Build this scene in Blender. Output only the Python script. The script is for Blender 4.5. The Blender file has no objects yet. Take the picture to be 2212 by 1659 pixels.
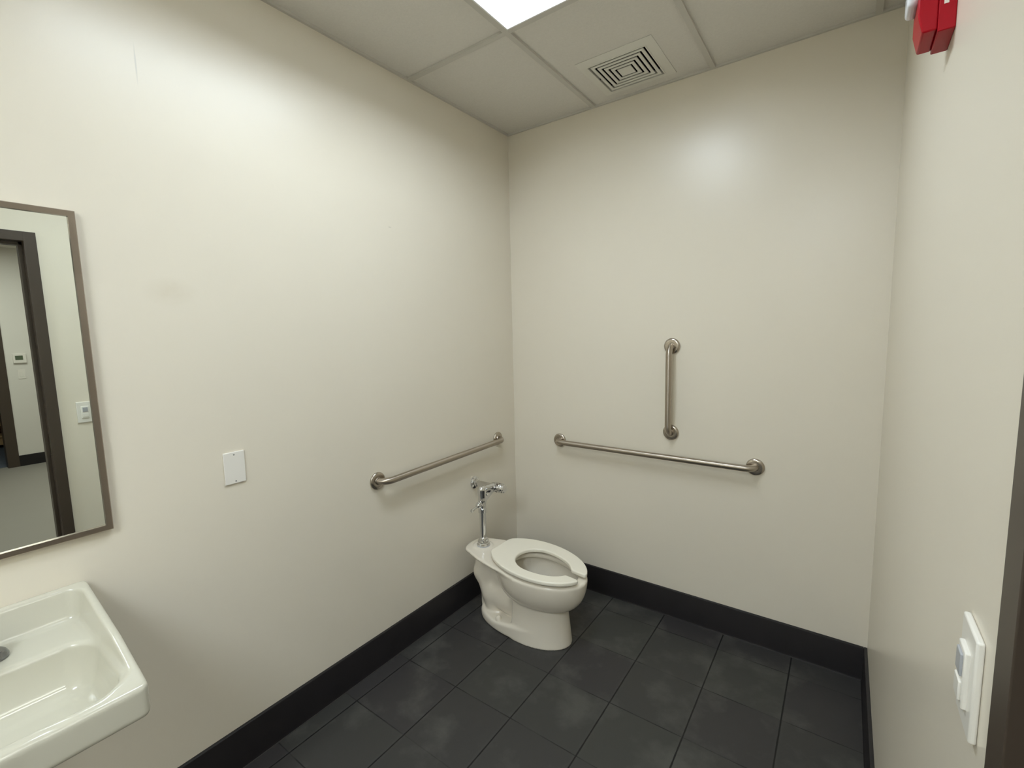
import bpy, bmesh, math
import numpy as np
from mathutils import Vector, Matrix

S = bpy.context.scene
C = S.collection
PI = math.pi

# ------------------------------------------------------------------ camera
W_ = 1.898      # room width (x), wall_left at x=0, wall_right at x=W_
H_ = 2.789      # ceiling height
YB = -4.70      # wall behind the camera
cam = bpy.data.cameras.new('camera')
co = bpy.data.objects.new('camera', cam); C.objects.link(co)
S.camera = co
yaw, pitch, roll = 0.6260, -0.1121, -0.0235
f = Vector((math.cos(pitch)*math.sin(-yaw), math.cos(pitch)*math.cos(yaw), math.sin(pitch)))
r = f.cross(Vector((0, 0, 1))).normalized(); u = r.cross(f)
cr, sr = math.cos(roll), math.sin(roll)
R_, U_ = cr*r + sr*u, -sr*r + cr*u
m = Matrix((R_, U_, -f)).transposed().to_4x4()
m.translation = Vector((1.7591, -2.4510, 1.5848))
co.matrix_world = m
cam.sensor_width = 36.0
cam.lens = 36.0*999.2/2212.0
cam.clip_start = 0.02

# ------------------------------------------------------------------ world, exposure
wd = bpy.data.worlds.new('world'); S.world = wd; wd.use_nodes = True
wd.node_tree.nodes['Background'].inputs[0].default_value = (0.8, 0.85, 0.8, 1)
wd.node_tree.nodes['Background'].inputs[1].default_value = 0.03
S.view_settings.view_transform = 'Standard'
S.view_settings.look = 'None'
S.view_settings.gamma = 1.0
S.view_settings.use_curve_mapping = False
S.view_settings.exposure = 0.16
LIGHT = 18.5        # bathroom troffer lens
LIGHT2 = 42.0       # second troffer, unseen behind the camera, inferred, added to even out the brightness
HALL = 13.0          # hall panels

# ------------------------------------------------------------------ materials
def mat(name, col, rough=0.5, metal=0.0, spec=0.5, coat=0.0):
    m = bpy.data.materials.new(name); m.use_nodes = True
    b = m.node_tree.nodes['Principled BSDF']
    b.inputs['Base Color'].default_value = (*col, 1)
    b.inputs['Roughness'].default_value = rough
    b.inputs['Metallic'].default_value = metal
    b.inputs['Specular IOR Level'].default_value = spec
    b.inputs['Coat Weight'].default_value = coat
    return m
def nodes(m): return m.node_tree.nodes, m.node_tree.links, m.node_tree.nodes['Principled BSDF']
def objco(n, l, scale=(1, 1, 1)):
    t = n.new('ShaderNodeTexCoord'); mp = n.new('ShaderNodeMapping'); mp.inputs['Scale'].default_value = scale
    l.new(t.outputs['Object'], mp.inputs['Vector']); return mp.outputs[0]
def noise(n, l, vec, scale, detail=3, rough=0.5):
    x = n.new('ShaderNodeTexNoise'); x.inputs['Scale'].default_value = scale
    x.inputs['Detail'].default_value = detail; x.inputs['Roughness'].default_value = rough
    l.new(vec, x.inputs['Vector']); return x.outputs['Fac']
def ramp(n, l, fac, stops):
    x = n.new('ShaderNodeValToRGB'); e = x.color_ramp.elements
    while len(e) < len(stops): e.new(0.5)
    for k, (p, c) in enumerate(stops):
        e[k].position = p; e[k].color = (*c, 1) if len(c) == 3 else c
    l.new(fac, x.inputs[0]); return x.outputs[0]
def math_(n, l, op, a, b=None, c=None):
    x = n.new('ShaderNodeMath'); x.operation = op
    for i, v in enumerate((a, b, c)):
        if v is None: continue
        if isinstance(v, (int, float)): x.inputs[i].default_value = v
        else: l.new(v, x.inputs[i])
    return x.outputs[0]
def bump(n, l, b, h, strength, dist=0.001):
    x = n.new('ShaderNodeBump'); x.inputs['Strength'].default_value = strength; x.inputs['Distance'].default_value = dist
    l.new(h, x.inputs['Height']); l.new(x.outputs[0], b.inputs['Normal'])
def mixc(n, l, fac, a, b):
    x = n.new('ShaderNodeMix'); x.data_type = 'RGBA'
    if isinstance(fac, float): x.inputs[0].default_value = fac
    else: l.new(fac, x.inputs[0])
    for i, v in ((6, a), (7, b)):
        if isinstance(v, tuple): x.inputs[i].default_value = (*v, 1)
        else: l.new(v, x.inputs[i])
    return x.outputs[2]

WALLC = (0.820, 0.753, 0.632)
def paint(name, col, rough=0.30, marks=False):
    m = mat(name, col, rough, spec=0.5)
    n, l, b = nodes(m); v = objco(n, l)
    h = noise(n, l, v, 210, 2, 0.5)
    bump(n, l, b, h, 0.10, 0.0006)
    big = noise(n, l, v, 2.2, 3, 0.5)
    c = mixc(n, l, big, tuple(x*0.985 for x in col), (col[0]*1.01, col[1]*1.018, col[2]*1.02))
    if marks:
        # faint brownish smudge and a rub mark that are on the wall itself
        def blob(p, sc, lo, hi):
            mp = n.new('ShaderNodeMapping'); t = n.new('ShaderNodeTexCoord')
            mp.inputs['Location'].default_value = tuple(-a*s for a, s in zip(p, sc)); mp.inputs['Scale'].default_value = sc
            l.new(t.outputs['Object'], mp.inputs['Vector'])
            ln = n.new('ShaderNodeVectorMath'); ln.operation = 'LENGTH'; l.new(mp.outputs[0], ln.inputs[0])
            mr = n.new('ShaderNodeMapRange'); mr.inputs[1].default_value = 0.3; mr.inputs[2].default_value = 1.0
            mr.inputs[3].default_value = hi; mr.inputs[4].default_value = lo; l.new(ln.outputs['Value'], mr.inputs[0])
            return mr.outputs[0]
        nz = math_(n, l, 'MULTIPLY', blob((0, -1.868, 1.738), (1, 12, 20), 0, 0.22), noise(n, l, v, 25, 3))
        c = mixc(n, l, nz, c, (0.45, 0.36, 0.22))
        c = mixc(n, l, blob((0, -1.8955, 2.405), (1, 330, 15), 0, 0.32), c, (0.34, 0.34, 0.31))
        c = mixc(n, l, blob((0, -0.965, 2.085), (1, 80, 260), 0, 0.35), c, (0.4, 0.36, 0.32))
    l.new(c, b.inputs['Base Color'])
    return m
M_wall = paint('wall_paint', WALLC)
M_wall_left = paint('wall_paint_marked', WALLC, marks=True)
M_hallwall = paint('hall_paint', (0.78, 0.75, 0.69), 0.6)

def ceiling_mat():
    m = mat('ceiling_tile', (0.80, 0.765, 0.70), 0.95, spec=0.1)
    n, l, b = nodes(m); v = objco(n, l)
    a = noise(n, l, v, 130, 4, 0.7); d = noise(n, l, v, 45, 3, 0.6)
    c = mixc(n, l, a, (0.74, 0.705, 0.645), (0.86, 0.825, 0.76)); l.new(c, b.inputs['Base Color'])
    bump(n, l, b, math_(n, l, 'ADD', a, d), 0.55, 0.0022); return m
M_ceil = ceiling_mat()
M_grid = mat('grid_white', (0.64, 0.61, 0.55), 0.45)

def floor_mat():
    m = mat('floor_tile', (0.03, 0.03, 0.03), 0.5, spec=0.4)
    n, l, b = nodes(m)
    t = n.new('ShaderNodeTexCoord'); sp = n.new('ShaderNodeSeparateXYZ'); l.new(t.outputs['Object'], sp.inputs[0])
    s = 0.3039
    ux = math_(n, l, 'DIVIDE', math_(n, l, 'SUBTRACT', sp.outputs[0], 0.0968-5*s), s)
    uy = math_(n, l, 'DIVIDE', math_(n, l, 'ADD', sp.outputs[1], 0.4529+20*s), s)
    cell = n.new('ShaderNodeCombineXYZ'); l.new(math_(n, l, 'FLOOR', ux), cell.inputs[0]); l.new(math_(n, l, 'FLOOR', uy), cell.inputs[1])
    wn = n.new('ShaderNodeTexWhiteNoise'); wn.noise_dimensions = '2D'; l.new(cell.outputs[0], wn.inputs['Vector'])
    def edge(uv):   # distance in metres to nearest joint
        fr = math_(n, l, 'FRACT', uv)
        return math_(n, l, 'MULTIPLY', math_(n, l, 'MINIMUM', fr, math_(n, l, 'SUBTRACT', 1.0, fr)), s)
    v = objco(n, l)
    wob = math_(n, l, 'MULTIPLY', math_(n, l, 'SUBTRACT', noise(n, l, v, 30, 3), 0.5), 0.0022)
    ex = math_(n, l, 'ADD', edge(ux), wob); ey = math_(n, l, 'ADD', edge(uy), wob)
    def line(e, w, soft=0.0012):
        mr = n.new('ShaderNodeMapRange'); mr.inputs[1].default_value = w; mr.inputs[2].default_value = w+soft
        mr.inputs[3].default_value = 1; mr.inputs[4].default_value = 0; l.new(e, mr.inputs[0]); return mr.outputs[0]
    lx = line(ex, 0.0022)
    brk = noise(n, l, v, 5.5, 2)
    mr = n.new('ShaderNodeMapRange'); mr.inputs[1].default_value = 0.38; mr.inputs[2].default_value = 0.55
    mr.inputs[3].default_value = 0.25; mr.inputs[4].default_value = 0.85; l.new(brk, mr.inputs[0])
    ly = math_(n, l, 'MULTIPLY', line(ey, 0.0015), mr.outputs[0])
    g = math_(n, l, 'MAXIMUM', lx, ly)
    # tile tone, haze of dried cleaning water
    base = mixc(n, l, wn.outputs['Value'], (0.040, 0.036, 0.037), (0.050, 0.050, 0.044))
    haze = noise(n, l, v, 4.2, 5, 0.6)
    hz = n.new('ShaderNodeMapRange'); hz.inputs[1].default_value = 0.50; hz.inputs[2].default_value = 0.66
    hz.inputs[3].default_value = 0.0; hz.inputs[4].default_value = 0.62; l.new(haze, hz.inputs[0])
    c = mixc(n, l, hz.outputs[0], base, (0.105, 0.102, 0.090))
    fine = noise(n, l, v, 160, 3, 0.6)
    c = mixc(n, l, math_(n, l, 'MULTIPLY', fine, 0.35), c, (0.030, 0.029, 0.029))
    edgehaze = math_(n, l, 'MULTIPLY', line(ex, 0.003, 0.012), 0.12)
    c = mixc(n, l, edgehaze, c, (0.09, 0.088, 0.082))
    c = mixc(n, l, g, c, (0.004, 0.004, 0.004))
    l.new(c, b.inputs['Base Color'])
    rr = n.new('ShaderNodeMapRange'); rr.inputs[3].default_value = 0.42; rr.inputs[4].default_value = 0.66
    l.new(haze, rr.inputs[0]); l.new(rr.outputs[0], b.inputs['Roughness'])
    hgt = math_(n, l, 'SUBTRACT', math_(n, l, 'MULTIPLY', noise(n, l, v, 22, 5, 0.6), 0.5), g)
    bump(n, l, b, hgt, 0.5, 0.0012)
    return m
M_floor = floor_mat()

def base_mat():
    m = mat('black_baseboard', (0.012, 0.010, 0.012), 0.42, spec=0.4)
    n, l, b = nodes(m); v = objco(n, l)
    c = mixc(n, l, noise(n, l, v, 9, 4), (0.009, 0.008, 0.009), (0.018, 0.015, 0.017)); l.new(c, b.inputs['Base Color'])
    bump(n, l, b, noise(n, l, v, 60, 3), 0.2, 0.001); return m
M_base = base_mat()
M_caulk = mat('caulk', (0.05, 0.045, 0.042), 0.6)
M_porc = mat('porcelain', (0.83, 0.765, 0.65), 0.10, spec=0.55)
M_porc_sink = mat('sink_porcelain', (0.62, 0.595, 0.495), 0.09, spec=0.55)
M_seat = mat('seat_plastic', (0.92, 0.87, 0.745), 0.30, spec=0.5)
M_water = mat('water', (0.75, 0.8, 0.78), 0.02)
M_water.node_tree.nodes['Principled BSDF'].inputs['Transmission Weight'].default_value = 1.0
M_water.node_tree.nodes['Principled BSDF'].inputs['IOR'].default_value = 1.33
M_chrome = mat('chrome', (0.72, 0.72, 0.72), 0.07, 1.0)
def steel(name, col, rough):
    m = mat(name, col, rough, 1.0); n, l, b = nodes(m); v = objco(n, l)
    nn = noise(n, l, v, 340, 2)
    rr = n.new('ShaderNodeMapRange'); rr.inputs[3].default_value = rough-0.06; rr.inputs[4].default_value = rough+0.06
    l.new(nn, rr.inputs[0]); l.new(rr.outputs[0], b.inputs['Roughness']); return m
M_steel = steel('satin_steel', (0.48, 0.43, 0.37), 0.24)
def brushed(axis):      # rail tubes are brushed around their girth, so highlights stretch along the tube
    m = steel('satin_steel_rail', (0.46, 0.405, 0.34), 0.32); n, l, b = nodes(m)
    c = n.new('ShaderNodeCombineXYZ')
    for i in range(3): c.inputs[i].default_value = axis[i]
    l.new(c.outputs[0], b.inputs['Tangent']); b.inputs['Anisotropic'].default_value = 0.9
    return m
M_dsteel = steel('dark_steel', (0.26, 0.26, 0.27), 0.18)
M_frame_steel = steel('mirror_frame_steel', (0.42, 0.36, 0.31), 0.24)
M_mirror = mat('mirror_glass', (0.90, 0.94, 0.90), 0.0, 1.0)
M_edge = mat('mirror_edge', (0.05, 0.06, 0.05), 0.4)
M_white = mat('white_plastic', (0.86, 0.825, 0.76), 0.32)
M_bright = mat('switch_plastic', (0.84, 0.81, 0.74), 0.30)
M_grey = mat('grey_plastic', (0.42, 0.43, 0.45), 0.25)
M_screw = mat('screw_head', (0.30, 0.29, 0.28), 0.4)
M_red = mat('red_plastic', (0.40, 0.003, 0.012), 0.36, spec=0.2)
M_lens = mat('clear_lens', (0.80, 0.82, 0.86), 0.12, spec=0.6)
M_bronze = mat('bronze_door_frame', (0.058, 0.042, 0.030), 0.40)
M_dark = mat('dark_void', (0.006, 0.006, 0.006), 0.9)
M_vent = mat('vent_white', (0.80, 0.775, 0.70), 0.42)
M_gasket = mat('grey_gasket', (0.45, 0.46, 0.50), 0.4)
M_troffer = mat('troffer_white', (0.90, 0.90, 0.89), 0.35)
M_hallfloor = mat('hall_floor', (0.33, 0.31, 0.27), 0.5)
M_carpet = mat('blue_grey_carpet', (0.10, 0.12, 0.15), 0.95)
M_wood = mat('red_brown_wood', (0.16, 0.05, 0.02), 0.35)
M_wood2 = mat('pale_wood_edge', (0.50, 0.34, 0.17), 0.5)
M_screen = mat('thermostat_screen', (0.10, 0.13, 0.08), 0.25)
def emit(name, col, st):
    m = bpy.data.materials.new(name); m.use_nodes = True; n = m.node_tree.nodes; l = m.node_tree.links
    n.remove(n['Principled BSDF']); e = n.new('ShaderNodeEmission'); e.inputs[0].default_value = (*col, 1); e.inputs[1].default_value = st
    l.new(e.outputs[0], n['Material Output'].inputs[0]); return m
M_emit = emit('lamp_lens', (0.815, 0.918, 1.0), LIGHT)
M_emit2 = emit('added_lamp_lens', (0.815, 0.918, 1.0), LIGHT2)
M_hemit = emit('hall_lamp_lens', (0.93, 0.96, 0.88), HALL)

# ------------------------------------------------------------------ mesh helpers
def link(name, me, mt, parent=None, smooth=False):
    o = bpy.data.objects.new(name, me); C.objects.link(o)
    if mt is not None: me.materials.append(mt)
    if smooth: me.polygons.foreach_set('use_smooth', [True]*len(me.polygons))
    if parent: o.parent = parent
    return o
def obj(name, bm, mt, parent=None, smooth=False, angle=None, bev=0):
    bmesh.ops.recalc_face_normals(bm, faces=bm.faces[:])
    me = bpy.data.meshes.new(name); bm.to_mesh(me); bm.free()
    if angle is not None:
        smooth = True
    o = link(name, me, mt, parent, smooth)
    if angle is not None:
        me.update()
        try: me.set_sharp_from_angle(angle=math.radians(angle))
        except Exception: pass
    if bev:
        md = o.modifiers.new('bevel', 'BEVEL'); md.width = bev; md.segments = 3; md.limit_method = 'ANGLE'
    return o
def box(bm, x0, x1, y0, y1, z0, z1):
    v = [bm.verts.new((x, y, z)) for x in (x0, x1) for y in (y0, y1) for z in (z0, z1)]
    for q in ((0, 1, 3, 2), (4, 6, 7, 5), (0, 4, 5, 1), (2, 3, 7, 6), (0, 2, 6, 4), (1, 5, 7, 3)):
        bm.faces.new([v[i] for i in q])
def boxobj(name, b, mt, parent=None, bev=0.0, angle=None):
    bm = bmesh.new(); box(bm, *b); return obj(name, bm, mt, parent, bev=bev, angle=(40 if bev else angle))
def tube(bm, pts, rad, seg=20, caps=True):
    pts = [Vector(p) for p in pts]; n = len(pts)
    rads = rad if isinstance(rad, (list, tuple)) else [rad]*n
    tan = [(pts[min(i+1, n-1)]-pts[max(i-1, 0)]).normalized() for i in range(n)]
    a = tan[0].orthogonal().normalized(); rings = []
    for i in range(n):
        a = (a - tan[i]*a.dot(tan[i])).normalized(); b = tan[i].cross(a)
        rings.append([bm.verts.new(pts[i]+rads[i]*(math.cos(t)*a+math.sin(t)*b)) for t in [2*PI*k/seg for k in range(seg)]])
    for i in range(n-1):
        for k in range(seg):
            bm.faces.new((rings[i][k], rings[i][(k+1) % seg], rings[i+1][(k+1) % seg], rings[i+1][k]))
    if caps: bm.faces.new(rings[0][::-1]); bm.faces.new(rings[-1])
def lathe(bm, o, axis, prof, seg=32):
    """prof: (distance along axis, radius)"""
    o = Vector(o); ax = Vector(axis).normalized(); a = ax.orthogonal().normalized(); b = ax.cross(a); rings = []
    for d, rr in prof:
        if rr < 1e-6: rings.append([bm.verts.new(o+ax*d)])
        else: rings.append([bm.verts.new(o+ax*d+rr*(math.cos(t)*a+math.sin(t)*b)) for t in [2*PI*k/seg for k in range(seg)]])
    for i in range(len(rings)-1):
        A, B = rings[i], rings[i+1]
        for k in range(seg):
            k2 = (k+1) % seg
            if len(A) == 1 and len(B) == 1: continue
            if len(A) == 1: bm.faces.new((A[0], B[k2], B[k]))
            elif len(B) == 1: bm.faces.new((A[k], A[k2], B[0]))
            else: bm.faces.new((A[k], A[k2], B[k2], B[k]))
def lobj(name, o, axis, prof, mt, parent=None, seg=32, angle=35):
    bm = bmesh.new(); lathe(bm, o, axis, prof, seg); return obj(name, bm, mt, parent, angle=angle)
def empty(name, loc, label, cat, group=None):
    o = bpy.data.objects.new(name, None); C.objects.link(o); o.location = loc; o.empty_display_size = 0.05
    o['label'] = label; o['category'] = cat
    if group: o['group'] = group
    return o
def rebase(root):
    """parts are modelled in world coordinates: shift their meshes so they sit relative to the root"""
    d = root.location
    for ch in root.children:
        if ch.type == 'MESH': ch.data.transform(Matrix.Translation(-d))
        for g in ch.children:
            if g.type == 'MESH': g.data.transform(Matrix.Translation(-d))
def struct(o): o['kind'] = 'structure'; return o

# surface nets on a signed distance field
def nets(fn, lo, hi, h):
    ax = [np.arange(lo[i], hi[i]+h, h) for i in range(3)]
    X, Y, Z = np.meshgrid(*ax, indexing='ij'); D = fn(X, Y, Z).astype(np.float64)
    n = D.shape; ins = D < 0
    acc = np.zeros(tuple(k-1 for k in n)+(3,)); cnt = np.zeros(tuple(k-1 for k in n))
    sl = lambda o: tuple(slice(o[i], n[i]-1+o[i]) for i in range(3))
    corners = [(i, j, k) for i in (0, 1) for j in (0, 1) for k in (0, 1)]
    for c0 in corners:
        for a in range(3):
            if c0[a]: continue
            c1 = list(c0); c1[a] = 1
            A, B = D[sl(c0)], D[sl(c1)]; cr_ = (A < 0) != (B < 0)
            t = np.where(cr_, A/np.where(cr_, A-B, 1), 0)
            for q in range(3):
                acc[..., q] += np.where(cr_, c0[q]+(t if q == a else 0), 0)
            cnt += cr_
    m_ = cnt > 0; idx = -np.ones(m_.shape, int); idx[m_] = np.arange(m_.sum())
    cell = np.argwhere(m_); P = (cell+acc[m_]/cnt[m_][:, None])*h+np.array(lo)
    faces = []
    for a in range(3):
        b, c = (a+1) % 3, (a+2) % 3
        s0 = [slice(None)]*3; s1 = [slice(None)]*3; s0[a] = slice(0, n[a]-1); s1[a] = slice(1, n[a])
        A, B = ins[tuple(s0)], ins[tuple(s1)]
        for flip, mk in ((False, A & ~B), (True, ~A & B)):
            e = np.argwhere(mk); e = e[(e[:, b] > 0) & (e[:, c] > 0) & (e[:, b] < n[b]-1) & (e[:, c] < n[c]-1)]
            def g(db, dc):
                q = e.copy(); q[:, b] -= db; q[:, c] -= dc; return idx[q[:, 0], q[:, 1], q[:, 2]]
            qd = np.stack([g(1, 1), g(0, 1), g(0, 0), g(1, 0)], 1)
            faces.append(qd[:, ::-1] if flip else qd)
    return P, np.concatenate(faces)
def sdfobj(name, fn, lo, hi, h, mt, parent=None, warp=None, relax=2):
    P, F = nets(fn, lo, hi, h)
    F = F[(F >= 0).all(1)]
    E = np.concatenate([F[:, [i, (i+1) % 4]] for i in range(4)])
    for it in range(relax):
        for lam in (0.5, -0.52):
            sm = np.zeros_like(P); ct = np.zeros(len(P))
            for a, b in ((0, 1), (1, 0)):
                np.add.at(sm, E[:, a], P[E[:, b]]); np.add.at(ct, E[:, a], 1)
            P = P+lam*(sm/np.maximum(ct, 1)[:, None]-P)
    if warp is not None: P = warp(P)
    me = bpy.data.meshes.new(name)
    me.vertices.add(len(P)); me.vertices.foreach_set('co', P.ravel())
    me.loops.add(len(F)*4); me.loops.foreach_set('vertex_index', F.ravel())
    me.polygons.add(len(F)); me.polygons.foreach_set('loop_start', np.arange(len(F))*4)
    me.polygons.foreach_set('loop_total', np.full(len(F), 4))
    me.update(calc_edges=True); me.validate()
    return link(name, me, mt, parent, smooth=True)
def smin(a, b, k):
    h = np.clip(0.5+0.5*(b-a)/k, 0, 1); return b*(1-h)+a*h-k*h*(1-h)
def smax(a, b, k): return -smin(-a, -b, k)
def ell(dx, dy, a, b):
    rr = np.sqrt((dx/a)**2+(dy/b)**2); g = np.sqrt((dx/a**2)**2+(dy/b**2)**2)+1e-6
    return rr*(rr-1)/g
def ell3(dx, dy, dz, a, b, c):
    rr = np.sqrt((dx/a)**2+(dy/b)**2+(dz/c)**2); g = np.sqrt((dx/a**2)**2+(dy/b**2)**2+(dz/c**2)**2)+1e-6
    return rr*(rr-1)/g
def sbox(x, y, z, c, hs, r_):
    q = [np.abs(v-c[i])-hs[i]+r_ for i, v in enumerate((x, y, z))]
    o = np.sqrt(sum(np.maximum(v, 0)**2 for v in q)); return o+np.minimum(np.maximum(np.maximum(q[0], q[1]), q[2]), 0)-r_
def caps(x, y, z, a, b, ra, rb):
    a, b = np.array(a), np.array(b); d = b-a
    t = np.clip(((x-a[0])*d[0]+(y-a[1])*d[1]+(z-a[2])*d[2])/d.dot(d), 0, 1)
    return np.sqrt((x-a[0]-t*d[0])**2+(y-a[1]-t*d[1])**2+(z-a[2]-t*d[2])**2)-(ra+(rb-ra)*t)

# ------------------------------------------------------------------ structure
struct(boxobj('wall_left', (-0.12, 0, YB-0.12, 0.12, -0.02, H_+0.35), M_wall_left))
struct(boxobj('wall_back', (0.0, W_+0.12, 0, 0.12, -0.02, H_+0.35), M_wall))
struct(boxobj('wall_front', (0.0, W_+0.12, YB-0.12, YB, -0.02, H_+0.35), M_wall))
DY0, DY1, DZ = -2.815, -1.900, 2.134      # door opening in the right wall
FW = 0.05                                  # door frame face
bm = bmesh.new()
box(bm, W_, W_+0.12, DY1+FW-0.02, 0, -0.02, H_+0.35)
box(bm, W_, W_+0.12, YB, DY0-FW+0.02, -0.02, H_+0.35)
box(bm, W_, W_+0.12, DY0-FW+0.02, DY1+FW-0.02, DZ+FW-0.01, H_+0.35)
struct(obj('wall_right', bm, M_wall))
struct(boxobj('floor', (0, W_+0.06, YB, 0, -0.06, 0), M_floor))

# ceiling tiles sit on a white grid; the light and the vent fill holes in it
BX, AY, T2 = 0.585, -0.809, 0.6096
gx = [BX, BX+T2, BX+2*T2]; gy = [AY, AY-2*T2, AY-4*T2, AY-6*T2]
VX, VY = 0.866, -0.243                      # vent centre
bm = bmesh.new()
zt = H_+0.007
def tile(x0, x1, y0, y1): box(bm, x0, x1, y0, y1, zt, zt+0.015)
xs = [0]+gx+[W_]; ys = [YB]+gy[::-1]+[0]
for i in range(len(xs)-1):
    for j in range(len(ys)-1):
        if i == 1 and j == len(ys)-3: continue
        if i == 2 and j == len(ys)-5: continue
        if i == 1 and j == len(ys)-2:
            a = 0.135
            for t in ((xs[1], VX-a, ys[j], 0), (VX+a, xs[2], ys[j], 0), (VX-a, VX+a, ys[j], VY-a), (VX-a, VX+a, VY+a, 0)): tile(*t)
        else: tile(xs[i], xs[i+1], ys[j], ys[j+1])
ceil_o = struct(obj('ceiling', bm, M_ceil))
bm = bmesh.new(); g = 0.012; zg = H_-0.0030
for x in gx: box(bm, x-g, x+g, YB, 0, zg, zg+0.0105)
for y in gy: box(bm, 0, W_, y-g, y+g, zg+0.0003, zg+0.0108)
for b in ((0, 0.012, YB, 0), (W_-0.012, W_, YB, 0)): box(bm, *b, zg-0.0005, zg+0.0104)
for b in ((0, W_, -0.012, 0), (0, W_, YB, YB+0.012)): box(bm, *b, zg-0.0003, zg+0.0104)
obj('ceiling_grid', bm, M_grid, ceil_o)
struct(boxobj('ceiling_slab', (0, W_+0.12, YB, 0, H_+0.30, H_+0.35), M_dark))

def baseboard(name, p0, p1, nrm, hb=0.155, t=0.013):
    """coved ceramic base running p0->p1, nrm points into the room"""
    p0, p1, nrm = Vector((*p0, 0)), Vector((*p1, 0)), Vector((*nrm, 0))
    prof = [(0, 0), (0.0165, 0), (0.0150, 0.003), (t, 0.010), (t, hb-0.005), (t-0.0015, hb-0.0015), (t-0.005, hb), (0, hb)]
    bm = bmesh.new(); R = []
    for p in (p0, p1): R.append([bm.verts.new(p+nrm*a+Vector((0, 0, z))) for a, z in prof])
    n = len(prof)
    for k in range(n): bm.faces.new((R[0][k], R[0][(k+1) % n], R[1][(k+1) % n], R[1][k]))
    bm.faces.new(R[0][::-1]); bm.faces.new(R[1])
    return struct(obj(name, bm, M_base, angle=30))
baseboard('baseboard_left', (0, YB), (0, 0), (1, 0))
baseboard('baseboard_back', (0.013, 0), (W_-0.013, 0), (0, -1))
baseboard('baseboard_right', (W_, 0), (W_, DY1+FW), (-1, 0))
bm = bmesh.new(); tube(bm, [(0.0175, YB+0.02, 0.0), (0.0175, -0.02, 0.0)], 0.0022, 8)
struct(obj('trim_1', bm, M_caulk, smooth=True))

# door frame: bronze steel, wraps the wall
bm = bmesh.new()
xa, xb = W_-0.009, W_+0.129
for y0, y1 in ((DY1, DY1+FW), (DY0-FW, DY0)):
    box(bm, xa, xb, y0, y1, 0, DZ+FW)
box(bm, xa, xb, DY0-0.001, DY1+0.001, DZ, DZ+FW)
# door stops
box(bm, W_+0.045, W_+0.095, DY1-0.016, DY1+0.001, 0, DZ+0.002); box(bm, W_+0.045, W_+0.095, DY0-0.001, DY0+0.016, 0, DZ+0.002)
box(bm, W_+0.045, W_+0.095, DY0, DY1, DZ-0.016, DZ+0.001)
dr = obj('door_1', bm, M_bronze, bev=0.0015, angle=40); struct(dr)
for z in (1.60, 0.93):   # strike plates / pale scuffs on the stop are skipped where unseen
    pass
boxobj('strike_plate', (W_+0.012, W_+0.040, DY1-0.0012, DY1+0.0005, 0.95, 1.07), M_steel, dr)

# ------------------------------------------------------------------ hall beyond the doorway (seen in the mirror)
HX = 6.9
bm = bmesh.new(); box(bm, W_+0.06, HX+2.6, -6.0, 1.0, -0.06, -0.0005); struct(obj('floor_hall', bm, M_hallfloor))
struct(boxobj('floor_carpet', (HX+0.10, HX+2.6, -6.0, 1.0, -0.0005, 0.006), M_carpet))
struct(boxobj('ceiling_hall', (W_+0.12, HX+2.6, -6.0, 1.0, H_, H_+0.05), M_ceil))
bm = bmesh.new()
OY = -1.50      # edge of the opening in the far hall wall
box(bm, HX, HX+0.12, OY, 1.0, 0, H_); box(bm, HX, HX+0.12, -6.0, OY-1.1, 0, H_); box(bm, HX, HX+0.12, OY-1.1, OY, 2.15, H_)
struct(obj('wall_hall_far', bm, M_hallwall))
struct(boxobj('wall_hall_left', (W_+0.12, HX+2.6, 1.0, 1.1, 0, H_), M_hallwall))
struct(boxobj('wall_hall_right', (W_+0.12, HX+2.6, -6.1, -6.0, 0, H_), M_hallwall))
struct(boxobj('wall_hall_end', (HX+2.6, HX+2.7, -6.0, 1.0, 0, H_), M_hallwall))
bm = bmesh.new(); box(bm, W_+0.115, W_+0.12, YB-3, YB-0.12, 0, H_); box(bm, W_+0.115, W_+0.12, 0.12, 1.0, 0, H_)
struct(obj('wall_hall_near', bm, M_hallwall))
struct(boxobj('baseboard_hall', (HX-0.013, HX, OY+0.05, 1.0, 0, 0.14), M_base))
bm = bmesh.new()
box(bm, HX-0.012, HX+0.132, OY-0.056, OY+0.05, 0, 2.2); box(bm, HX-0.012, HX+0.132, OY-1.15, OY-1.05, 0, 2.2)
box(bm, HX-0.012, HX+0.132, OY-1.06, OY-0.05, 2.1, 2.2)
struct(obj('door_2', bm, M_bronze))

th = empty('thermostat', (HX, -1.322, 1.394), 'small white wall thermostat with dark screen, seen in the mirror above a light switch', 'thermostat')
boxobj('housing', (HX-0.025, HX, -1.383, -1.261, 1.335, 1.455), M_white, th, bev=0.004)
boxobj('screen', (HX-0.0265, HX-0.024, -1.362, -1.292, 1.375, 1.430), M_screen, th, bev=0.0008)
rebase(th)
sw = empty('light_switch', (HX, -1.322, 1.19), 'white light switch below the thermostat, seen in the mirror', 'switch')
boxobj('cover_plate', (HX-0.006, HX, -1.357, -1.287, 1.132, 1.248), M_white, sw, bev=0.002)
boxobj('rocker', (HX-0.010, HX-0.005, -1.338, -1.306, 1.157, 1.223), M_bright, sw, bev=0.001)
rebase(sw)
bx = HX+1.7
bk = empty('bookcase', (bx+0.17, -2.08, 0.006), 'red-brown wooden bookcase with pale shelf edges beyond the far dark doorway in the mirror', 'bookcase')
bm = bmesh.new(); box(bm, bx, bx+0.35, -1.36, -1.33, 0.006, 2.1); box(bm, bx, bx+0.35, -2.80, -2.77, 0.006, 2.1); box(bm, bx+0.33, bx+0.35, -2.77, -1.36, 0.006, 2.1)
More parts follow.
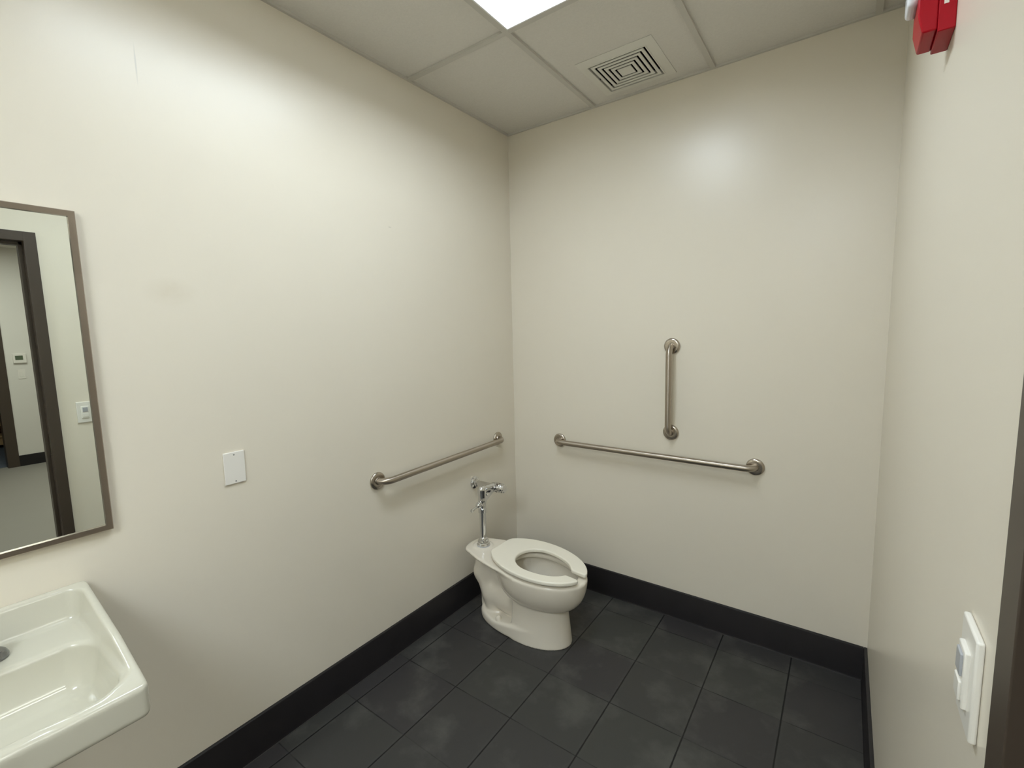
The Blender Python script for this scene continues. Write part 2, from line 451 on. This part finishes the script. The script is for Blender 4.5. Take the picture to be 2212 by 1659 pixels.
box(bm, bx, bx+0.35, -2.77, -1.36, 2.07, 2.1)
obj('cabinet_frame', bm, M_wood, bk)
for z in (0.175, 0.350, 0.548, 0.80, 1.1, 1.4, 1.7): boxobj('shelf', (bx-0.01, bx+0.33, -2.77, -1.36, z, z+0.028), M_wood2, bk)
boxobj('plinth', (bx+0.02, bx+0.33, -2.77, -1.36, 0.06, 0.165), M_wood2, bk)
rebase(bk)
for k, (px, py) in enumerate(((3.6, -1.8), (5.6, -1.8))):
    hl = empty('hall_ceiling_light', (px, py, H_), ('flat white ceiling panel light in the hall nearest the bathroom door', 'flat white ceiling panel light in the hall nearest the thermostat wall')[k], 'ceiling light', 'hall panel lights')
    bm = bmesh.new()
    for b in ((px-.3, px+.3, py-.6, py-.57), (px-.3, px+.3, py+.57, py+.6), (px-.3, px-.27, py-.57, py+.57), (px+.27, px+.3, py-.57, py+.57)): box(bm, *b, H_-0.012, H_)
    obj('frame', bm, M_grid, hl); boxobj('diffuser', (px-.27, px+.27, py-.57, py+.57, H_-0.006, H_-0.001), M_hemit, hl)
    rebase(hl)

# ------------------------------------------------------------------ ceiling light (recessed troffer with a round basket lens)
def troffer(ax, bx_, ay, by, label, em=None):
    t = empty('ceiling_light', ((ax+bx_)/2, (ay+by)/2, H_), label, 'ceiling light', 'recessed troffers')
    x0, x1, y0, y1 = ax+0.012, bx_-0.012, ay+0.012, by-0.012
    cx = (x0+x1)/2; hl_ = 0.150                # half width of the lens
    def cove(s):  # s 0..1 from the rim in
        a = s*PI/2; return ((cx-hl_-x0)*(1-math.cos(a)), 0.120*math.sin(a))
    bm = bmesh.new(); N = 14
    for sgn in (1, -1):
        prev = None
        for k in range(N+1):
            dx, dz = cove(k/N); X = x0+dx if sgn > 0 else x1-dx
            cur = (bm.verts.new((X, y0, H_+dz)), bm.verts.new((X, y1, H_+dz)))
            if prev: bm.faces.new((prev[0], prev[1], cur[1], cur[0]))
            prev = cur
    obj('side_reflector', bm, M_troffer, t, smooth=True)
    for ye, sg in ((y1, -1), (y0, 1)):      # slightly raked end plates
        bm = bmesh.new()
        v = [bm.verts.new(p) for p in ((x0, ye, H_), (x1, ye, H_), (x1, ye+sg*0.03, H_+0.14), (x0, ye+sg*0.03, H_+0.14))]
        bm.faces.new(v); obj('end_plate', bm, M_troffer, t)
    bm = bmesh.new(); box(bm, ax+0.0125, bx_-0.0125, ay+0.0125, by-0.0125, H_+0.142, H_+0.150); obj('housing', bm, M_troffer, t)
    bm = bmesh.new()
    ro, ri = 0, 0.006
    for b in ((x0, x1, y0, y0+ri), (x0, x1, y1-ri, y1), (x0, x0+ri, y0+ri, y1-ri), (x1-ri, x1, y0+ri, y1-ri)): box(bm, *b, H_-0.003, H_+0.002)
    obj('rim', bm, M_troffer, t)
    # lens: half-round basket with rounded ends
    bm = bmesh.new(); yl0, yl1 = y0+0.075, y1-0.075; nr, nl = 16, 8; rings = []
    zc, dp = H_+0.120, 0.022
    def ringat(y, s):
        return [bm.verts.new((cx-hl_*s*math.cos(a), y, zc-dp*s*math.sin(a))) for a in [PI*k/nr for k in range(nr+1)]]
    secs = [(yl0+0.06*(1-math.cos(a)), math.sin(a)) for a in [PI/2*k/nl for k in range(1, nl+1)]]
    secs += [(yl1-0.06*(1-math.cos(a)), math.sin(a)) for a in [PI/2*k/nl for k in range(nl, 0, -1)]]
    rings = [ringat(y, s) for y, s in secs]
    for i in range(len(rings)-1):
        for k in range(nr): bm.faces.new((rings[i][k], rings[i][k+1], rings[i+1][k+1], rings[i+1][k]))
    bm.faces.new(rings[0]); bm.faces.new(rings[-1][::-1])
    obj('lamp_lens', bm, em or M_emit, t, smooth=True)
    rebase(t)
troffer(gx[0], gx[1], gy[1], gy[0], 'lit recessed white troffer with curved reflectors in the grid next to the vent tile')
troffer(gx[1], gx[2], gy[3], gy[2], 'lit recessed white troffer with curved reflectors, unseen and inferred, added behind the viewer to even out the brightness', M_emit2)

# ------------------------------------------------------------------ exhaust vent
t = empty('ceiling_vent', (VX, VY, H_), 'square white exhaust vent with nested louvre rings set in a ceiling tile', 'vent')
def ringbm(bm, h0, h1, z0, z1, zi=None):
    """square ring between half sizes h0>h1, bottom at z0 (outer) and zi (inner)"""
    zi = z0 if zi is None else zi
    L = []
    for h, z in ((h0, z0), (h1, zi), (h1, z1), (h0, z1)):
        L.append([bm.verts.new((VX+sx*h, VY+sy*h, z)) for sx, sy in ((-1, -1), (1, -1), (1, 1), (-1, 1))])
    for a in range(4):
        A, B = L[a], L[(a+1) % 4]
        for k in range(4): bm.faces.new((A[k], A[(k+1) % 4], B[(k+1) % 4], B[k]))
bm = bmesh.new(); ringbm(bm, 0.178, 0.138, H_-0.0005, H_+0.0015, H_-0.009)
obj('flange', bm, M_vent, t, angle=40)
bm = bmesh.new(); ringbm(bm, 0.1395, 0.1345, H_-0.0105, H_+0.02); obj('inner_frame', bm, M_vent, t)
for k in range(4):
    ho = 0.1345-0.0098-k*0.0232
    bm = bmesh.new(); ringbm(bm, ho, ho-0.0134, H_-0.0095, H_-0.0060)
    obj('louvre_ring', bm, M_vent, t)
boxobj('centre_plate', (VX-0.0325, VX+0.0325, VY-0.0325, VY+0.0325, H_-0.0095, H_-0.006), M_vent, t)
bm = bmesh.new()
box(bm, VX-0.1335, VX+0.1335, VY-0.003, VY+0.003, H_-0.0055, H_+0.002); obj('cross_bar', bm, M_dark, t)
bm = bmesh.new()
for b in ((VX-.15, VX-.134, VY-.15, VY+.15), (VX+.134, VX+.15, VY-.15, VY+.15), (VX-.134, VX+.134, VY-.15, VY-.134), (VX-.134, VX+.134, VY+.134, VY+.15)): box(bm, *b, H_+0.02, H_+0.2)
box(bm, VX-.15, VX+.15, VY-.15, VY+.15, H_+0.2, H_+0.21); obj('duct_box', bm, M_dark, t)
rebase(t)
t.location.z += 0.005

# ------------------------------------------------------------------ grab bars
def grab_bar(p0, p1, nrm, label):
    p0, p1, nrm = Vector(p0), Vector(p1), Vector(nrm); d = (p1-p0).normalized(); off, br, rad = 0.056, 0.046, 0.0160
    t = empty('grab_bar', tuple((p0+p1)/2), label, 'grab bar', 'stainless grab bars')
    pts = [p0+nrm*0.004]
    for s, e in ((p0, 1), (p1, -1)):
        arc = [s+nrm*(off-br)+d*e*br+(-d*e*math.cos(a)+nrm*math.sin(a))*br for a in [PI/2*k/10 for k in range(11)]]
        pts += arc if e == 1 else arc[::-1]
    pts += [p1+nrm*0.004]
    bm = bmesh.new(); tube(bm, pts, rad, 24); obj('rail', bm, brushed(tuple(abs(v) for v in d)), t, angle=60)
    for p in (p0, p1):
        lobj('flange', p, nrm, [(0.0, 0.0405), (0.0045, 0.0415), (0.0085, 0.040), (0.0115, 0.035), (0.0125, 0.029), (0.0120, 0.0185), (0.0140, 0.0172), (0.0145, 0.0)], M_steel, t, 40, 50)
    rebase(t); return t
grab_bar((0, -1.118, 0.905), (0, -0.190, 0.920), (1, 0, 0), 'satin steel horizontal grab bar on the wall directly above the toilet flush valve')
grab_bar((0.346, 0, 0.912), (1.430, 0, 0.908), (0, -1, 0), 'long satin steel horizontal grab bar beside the toilet, under the vertical bar')
grab_bar((1.024, 0, 1.492), (1.024, 0, 1.035), (0, -1, 0), 'short vertical satin steel grab bar')

# ------------------------------------------------------------------ toilet
TY = -0.530
t = empty('toilet', (0.40, TY, 0), 'white floor-mounted toilet bowl with open-front seat in the corner', 'toilet')
def toilet_sdf(x, y, z):
    v = y-TY
    RT = 0.373                                   # rim height
    # bowl shell
    s = np.clip((z-0.190)/(RT-0.190), 0, 1); s = np.sqrt(np.clip(1-(1-s)**2.2, 0, 1))
    ab, af, w = 0.12+0.11*s, 0.165+0.122*s, 0.080+0.095*s
    dx = x-0.495; a = np.where(dx > 0, af, ab)
    bowl = ell(dx, v, a, w); bowl = smax(bowl, np.maximum(z-RT, 0.195-z), 0.016)
    # front pedestal
    q = np.clip(z/0.25, 0, 1)
    pa, pw = 0.222-0.026*q, 0.132-0.030*q
    dx = x-0.475; ped = ell(dx, v, np.where(dx > 0, pa, 0.16), pw)
    ped = smax(ped, np.maximum(z-0.27, -z), 0.004); ped = smax(ped, 0.405-x, 0.015)
    # rear foot flange
    dx = x-0.42; foot = ell(dx, v, np.where(dx > 0, 0.22, 0.285), 0.131+0*x)
    foot = smax(foot, np.maximum(z-(0.050+0.025*np.clip((x-0.28)/0.15, 0, 1)), -z), 0.018)
    # trapway
    tr = caps(x, v, z, (0.158, 0, 0.31), (0.148, 0, 0.235), 0.058, 0.060)
    tr = smin(tr, caps(x, v, z, (0.148, 0, 0.235), (0.195, 0, 0.150), 0.060, 0.056), 0.015)
    tr = smin(tr, caps(x, v, z, (0.195, 0, 0.150), (0.235, 0, 0.04), 0.056, 0.060), 0.02)
    tr = smin(tr, caps(x, v, z, (0.215, 0, 0.130), (0.40, 0, 0.11), 0.062, 0.074), 0.02)
    web = sbox(x, v, z, (0.30, 0, 0.20), (0.17, 0.026, 0.16), 0.02)
    tr = smin(tr, web, 0.022)
    rib = caps(x, v, z, (0.425, 0, 0.30), (0.43, 0, 0.16), 0.070, 0.082)
    tr = smin(tr, rib, 0.025)
    # deck shelf behind the seat
    wsh = np.interp(x.ravel(), [0.0, 0.06, 0.12, 0.20, 0.30, 0.42], [0.084, 0.088, 0.100, 0.128, 0.150, 0.165]).reshape(x.shape)
    sh = np.maximum(np.abs(v)-wsh, np.maximum(0.045-x, x-0.46))
    corner = ell(x-0.125, v, 0.074+0*x, 0.104+0*x); sh = np.where(x < 0.125, smax(sh, corner, 0.02), sh)
    zl = RT-0.046
    sh = smax(sh, np.maximum(z-RT, zl-z+0.7*np.maximum(np.abs(v)-wsh+0.05, 0)), 0.012)
    d = smin(bowl, ped, 0.012)
    d = smin(d, tr, 0.018)
    d = smin(d, foot, 0.012)
    d = smin(d, sh, 0.016)
    # shallow raised pad under the spud
    pad = ell(x-0.142, v, 0.055+0*x, 0.055+0*x); d = smin(d, smax(pad, np.maximum(z-RT-0.005, 0.36-z), 0.004), 0.006)
    # bowl cavity
    s = np.clip((z-0.17)/(0.40-0.17), 0, 1)
    s2 = np.sqrt(np.clip(1-(1-s)**2, 0, 1))
    dx = x-(0.50+0.02*(1-s2))
    cav = ell(dx, v, np.where(dx > 0, 0.05+0.190*s2, 0.06+0.15*s2), 0.045+0.094*s2)
    cav = smax(cav, 0.17-z, 0.03)
    d = smax(d, -cav, 0.012)
    # overhanging flush rim
    rimo = ell(x-0.50, v, np.where(x > 0.50, 0.270, 0.20), 0.160+0*x)
    rimi = ell(x-0.510, v, np.where(x > 0.510, 0.222, 0.150), 0.120+0*x)
    rim = smax(smax(rimo, -rimi, 0.01), np.maximum(z-RT+0.004, RT-0.030-z), 0.012)
    d = smin(d, rim, 0.010)
    return smax(d, -z+0.0005, 0.001)
def tilt(P):
    k = np.clip(P[:, 2]/0.38, 0, 1)**2
    P = P.copy(); P[:, 2] += k*(-0.040*(P[:, 0]-0.5)+0.020*(P[:, 1]-TY)); return P
sdfobj('bowl', toilet_sdf, (0.02, TY-0.21, -0.012), (0.82, TY+0.21, 0.41), 0.0045, M_porc, t, warp=tilt)
def seat_sdf(x, y, z):
    th = -0.060; dx0, dy0 = x-0.5, y+0.523
    x, v = 0.5+dx0*math.cos(th)+dy0*math.sin(th), -dx0*math.sin(th)+dy0*math.cos(th)
    dx = x-0.497; o = ell(dx, v, np.where(dx > 0, 0.284, 0.276), 0.181+0*x); o = smax(o, 0.250-x, 0.014)
    di = x-0.510; i = ell(di, v+0.010, np.where(di > 0, 0.192, 0.117), 0.110+0*x)
    gap = np.maximum(np.abs(v+0.006)-0.028, 0.66-x); i = smin(i, gap, 0.012)
    p = smax(o, -i, 0.018)
    zc_, hh, rr = 0.3950, 0.0105, 0.006
    a, b = p+rr, np.abs(z-zc_)-hh+rr
    return np.sqrt(np.maximum(a, 0)**2+np.maximum(b, 0)**2)+np.minimum(np.maximum(a, b), 0)-rr
def tilt_seat(P):
    P = P.copy(); P[:, 2] += -0.040*(P[:, 0]-0.5)+0.020*(P[:, 1]-TY); return P
sdfobj('seat', seat_sdf, (0.22, TY-0.2, 0.375), (0.81, TY+0.21, 0.412), 0.0026, M_seat, t, warp=tilt_seat)
bm = bmesh.new(); lathe(bm, (0, 0, 0), (0, 0, 1), [(0, 0), (0, 0.5), (0.003, 0.5), (0.003, 0)], 40)
bmesh.ops.transform(bm, matrix=Matrix.Translation((0.485, TY, 0.205)) @ Matrix.Diagonal((0.30, 0.21, 1, 1)), verts=bm.verts)
obj('water', bm, M_water, t, angle=40)
for sy in (-1, 1):
    lobj('bolt_cap', (0.316, TY+sy*0.099, 0.046), (0, 0, 1), [(0, 0.0155), (0.018, 0.0150), (0.027, 0.012), (0.031, 0.006), (0.032, 0)], M_porc, t, 20, 50)
    lobj('seat_hinge', (0.278, TY+0.012+sy*0.06, 0.372), (0, 0, 1), [(0, 0.012), (0.016, 0.012), (0.020, 0.010), (0.020, 0)], M_seat, t, 20, 40)
rebase(t)

# ------------------------------------------------------------------ flush valve
PX, SY, SZ = 0.145, -0.423, 0.695
t = empty('flush_valve', (PX, TY, 0.385), 'chrome flush valve with lever standing on the back of the toilet', 'flush valve')
lobj('spud_flange', (PX, TY, 0.394), (0, 0, 1), [(0, 0.037), (0.004, 0.037), (0.008, 0.034), (0.012, 0.031), (0.020, 0.032), (0.028, 0.029), (0.031, 0.024), (0.038, 0.025), (0.043, 0.0225), (0.046, 0.0195), (0.046, 0)], M_chrome, t)
lobj('gasket', (PX, TY, 0.386), (0, 0, 1), [(0, 0.0385), (0.009, 0.0375), (0.009, 0)], M_gasket, t)
lobj('flush_tube', (PX, TY, 0.436), (0, 0, 1), [(0, 0.0180), (0.170, 0.0180), (0.170, 0)], M_chrome, t)
lobj('tube_nut', (PX, TY, 0.580), (0, 0, 1), [(0, 0.019), (0.003, 0.0235), (0.024, 0.0235), (0.027, 0.021), (0.032, 0.019), (0.032, 0)], M_chrome, t)
# body: upright cylinder flaring towards the stop, one blended casting
def body_sdf(x, y, z):
    a = caps(x, y, z, (PX, TY, 0.615), (PX, TY, 0.712), 0.0205, 0.0235)
    b = caps(x, y, z, (PX-0.005, TY+0.003, 0.712), (PX, SY-0.01, 0.702), 0.0225, 0.0235)
    c = caps(x, y, z, (PX, TY, 0.648), (PX, SY-0.02, 0.690), 0.019, 0.019)
    d = caps(x, y, z, (PX, SY, 0.700), (PX+0.022, SY, 0.700), 0.024, 0.024)
    return smin(smin(smin(a, b, 0.01), c, 0.015), d, 0.008)
sdfobj('valve_body', body_sdf, (PX-0.04, TY-0.04, 0.56), (PX+0.06, SY+0.04, 0.75), 0.0022, M_chrome, t, relax=3)
bm = bmesh.new(); tube(bm, [(0.004, SY, 0.700), (PX-0.01, SY, 0.700)], 0.0165, 24); obj('supply_pipe', bm, M_chrome, t, angle=50)
lobj('wall_flange', (0, SY, 0.700), (1, 0, 0), [(0, 0.037), (0.006, 0.0365), (0.012, 0.031), (0.015, 0.022), (0.026, 0.021), (0.028, 0.017), (0.028, 0)], M_chrome, t)
st = lobj('control_stop', (PX+0.015, SY, 0.700), (1, 0, 0), [(0, 0.018), (0.004, 0.0285), (0.014, 0.0285), (0.017, 0.022), (0.020, 0.022), (0.022, 0.0275), (0.046, 0.0275), (0.049, 0.0265), (0.050, 0)], M_chrome, t)
lobj('stop_cap', (PX+0.063, SY, 0.700), (1, 0, 0), [(0, 0.0265), (0.003, 0.0245), (0.015, 0.024), (0.018, 0.021), (0.019, 0)], M_chrome, st)
hd = lobj('handle_socket', (PX, TY-0.015, 0.634), (0.15, -1, 0.02), [(0, 0.0155), (0.010, 0.0185), (0.018, 0.0185), (0.022, 0.014), (0.032, 0.013), (0.036, 0.009), (0.038, 0)], M_chrome, t)
bm = bmesh.new(); tube(bm, [(PX+0.006, TY-0.045, 0.634), (PX+0.010, TY-0.075, 0.632), (PX+0.015, TY-0.108, 0.629), (PX+0.0155, TY-0.113, 0.6285)], [0.0055, 0.0058, 0.0085, 0.006], 16)
obj('lever', bm, M_chrome, hd, angle=50)
rebase(t)

# ------------------------------------------------------------------ sink
KY0, KY1, KX = -2.660, -2.150, 0.487
t = empty('sink', (0.24, (KY0+KY1)/2, 0.80), 'white porcelain wall-hung sink with raised back, below the mirror', 'sink')
def sink_sdf(x, y, z):
    cy = (KY0+KY1)/2; hy = (KY1-KY0)/2; v = y-cy
    top = 0.905-0.185*x-0.10*np.maximum(x-0.30, 0)
    bot = 0.806-0.185*x+0.0*x
    plan = sbox(x, v, 0*z, (KX/2, 0, 0), (KX/2, hy, 1), 0.018)
    slab = smax(plan, z-top, 0.012); slab = smax(slab, bot-z, 0.016)
    under = smax(ell3(x-0.26, v, z-0.80, 0.22, 0.235, 0.165), z-0.80, 0.02); under = smax(under, -x, 0.01)
    d = smin(slab, under, 0.02)
    # recessed deck: everything inside the perimeter rim down to ledge level
    rec = sbox(x, v, 0*z, (0.237, 0, 0), (0.214, hy-0.019, 1), 0.040)
    rec = rec+0.22*np.maximum(top-z, 0)
    rec = smax(rec, (0.815-0.03*(x-0.1))-z, 0.016)
    d = smax(d, -rec, 0.007)
    # basin
    k = np.clip((z-0.69)/(0.83-0.69), 0, 1); kk = np.sqrt(np.clip(1-(1-k)**2, 0, 1))
    bs = sbox(x, v, 0*z, (0.315, 0, 0), (0.144, hy-0.034, 1), 0.066)+(1-kk)*0.050
    hull = smax(sbox(x, v, 0*z, (0.315, 0, 0), (0.156, hy-0.020, 1), 0.066)+(1-kk)*0.045, np.maximum(0.674-z, z-0.765), 0.02)
    d = smin(d, hull, 0.01)
    bs = smax(bs, 0.692-z, 0.022)
    d = smax(d, -bs, 0.014)
    return smax(d, 0.001-x, 0.001)
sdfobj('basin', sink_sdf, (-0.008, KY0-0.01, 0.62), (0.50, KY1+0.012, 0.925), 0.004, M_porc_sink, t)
lobj('drain', (0.30, (KY0+KY1)/2, 0.6925), (0, 0, 1), [(0, 0.032), (0.003, 0.031), (0.003, 0.022), (0.0005, 0.020), (0.0005, 0)], M_chrome, t)
rebase(t)
t = empty('faucet', (0.10, -2.405, 0.83), 'grey metal faucet base at the left edge of the sink deck', 'faucet')
def fb_sdf(x, y, z):
    p = caps(x, y, 0*z, (0.095, -2.483, 0), (0.095, -2.352, 0), 0.030, 0.030)
    h = 0.827+0.018*np.exp(-((y+2.405)/0.06)**2)+0.004
    return smax(p+0.45*np.maximum(z-0.822, 0), np.maximum(z-h, 0.814-z), 0.004)
sdfobj('base_plate', fb_sdf, (0.05, -2.53, 0.80), (0.14, -2.30, 0.86), 0.0025, M_dsteel, t)
bm = bmesh.new()
tube(bm, [(0.095, -2.405, 0.835), (0.098, -2.405, 0.875), (0.125, -2.405, 0.900), (0.170, -2.405, 0.905), (0.210, -2.405, 0.890), (0.214, -2.405, 0.875)], [0.021, 0.020, 0.017, 0.014, 0.012, 0.011], 20)
obj('spout', bm, M_chrome, t, angle=60)
for s in (-1, 1): lobj('tap_handle', (0.095, -2.405+s*0.052, 0.835), (0, 0, 1), [(0, 0.014), (0.012, 0.012), (0.014, 0.017), (0.034, 0.0155), (0.038, 0.010), (0.038, 0)], M_chrome, t)
rebase(t)

# ------------------------------------------------------------------ mirror
MY0, MY1, MZ0, MZ1 = -2.690, -2.079, 1.032, 1.943
t = empty('wall_mirror', (0, (MY0+MY1)/2, (MZ0+MZ1)/2), 'rectangular wall mirror in a thin brushed steel frame above the sink', 'mirror')
fw, fd = 0.0155, 0.020
bm = bmesh.new()
def mring(pts):   # pts: (inset, depth) closed profile
    L = [[bm.verts.new((d, y, z)) for y, z in ((MY0+i, MZ0+i), (MY1-i, MZ0+i), (MY1-i, MZ1-i), (MY0+i, MZ1-i))] for i, d in pts]
    n = len(L)
    for a in range(n):
        A, B = L[a], L[(a+1) % n]
        for k in range(4): bm.faces.new((A[k], A[(k+1) % 4], B[(k+1) % 4], B[k]))
mring([(0, 0), (0, fd-0.002), (0.002, fd), (fw, fd-0.001), (fw, fd-0.008), (fw-0.001, 0)])
obj('frame', bm, M_frame_steel, t, angle=30)
boxobj('glass', (0.006, 0.012, MY0+fw-0.001, MY1-fw+0.001, MZ0+fw-0.001, MZ1-fw+0.001), M_mirror, t)
rebase(t)

# ------------------------------------------------------------------ blank cover plate on the left wall
t = empty('blank_cover_plate', (0, -1.7285, 1.125), 'blank white rectangular cover plate with two screws on the left wall', 'wall plate')
boxobj('plate', (0, 0.0062, -1.7635, -1.6935, 1.068, 1.183), M_white, t, bev=0.002)
for z in (1.077, 1.173):
    s = lobj('screw', (0.0058, -1.7285, z), (1, 0, 0), [(0, 0.0030), (0.0009, 0.0027), (0.0012, 0)], M_screw, t, 14)
rebase(t)

# ------------------------------------------------------------------ sensor switch on the right wall
t = empty('sensor_light_switch', (W_, -1.740, 1.174), 'white wall plate with protruding sensor switch next to the dark door frame', 'switch')
boxobj('cover_plate', (W_-0.0075, W_, -1.776, -1.704, 1.113, 1.235), M_bright, t, bev=0.0025)
boxobj('switch_housing', (W_-0.0125, W_-0.006, -1.7575, -1.7225, 1.139, 1.209), M_bright, t, bev=0.002)
boxobj('sensor_lens', (W_-0.0150, W_-0.0120, -1.7515, -1.7285, 1.176, 1.203), M_grey, t, bev=0.0012)
boxobj('push_button', (W_-0.0150, W_-0.0120, -1.7525, -1.7275, 1.146, 1.170), M_bright, t, bev=0.0015)
rebase(t)

# ------------------------------------------------------------------ fire alarm on the right wall
AZ = 2.132
t = empty('fire_alarm', (W_, -1.155, AZ+0.07), 'red fire alarm horn with clear strobe lens high on the right wall', 'fire alarm')
boxobj('base', (W_-0.026, W_, -1.203, -1.107, AZ, AZ+0.150), M_red, t, bev=0.002)
bm = bmesh.new()
xf = W_-0.026
P = [(xf, AZ+0.006), (xf-0.022, AZ+0.006), (xf-0.030, AZ+0.040), (xf-0.030, AZ+0.120), (xf-0.020, AZ+0.146), (xf, AZ+0.146)]
A = [[bm.verts.new((x, y, z)) for x, z in P] for y in (-1.2015, -1.1085)]
n = len(P)
for k in range(n): bm.faces.new((A[0][k], A[0][(k+1) % n], A[1][(k+1) % n], A[1][k]))
bm.faces.new(A[0][::-1]); bm.faces.new(A[1])
obj('horn_cover', bm, M_red, t, bev=0.003, angle=40)
bm = bmesh.new(); box(bm, xf-0.046, xf-0.026, -1.180, -1.118, AZ+0.072, AZ+0.118); obj('strobe_lens', bm, M_lens, t, bev=0.008, angle=40)
boxobj('lettering', (W_-0.019, W_-0.012, -1.2036, -1.2029, AZ+0.046, AZ+0.100), M_bright, t)
rebase(t)
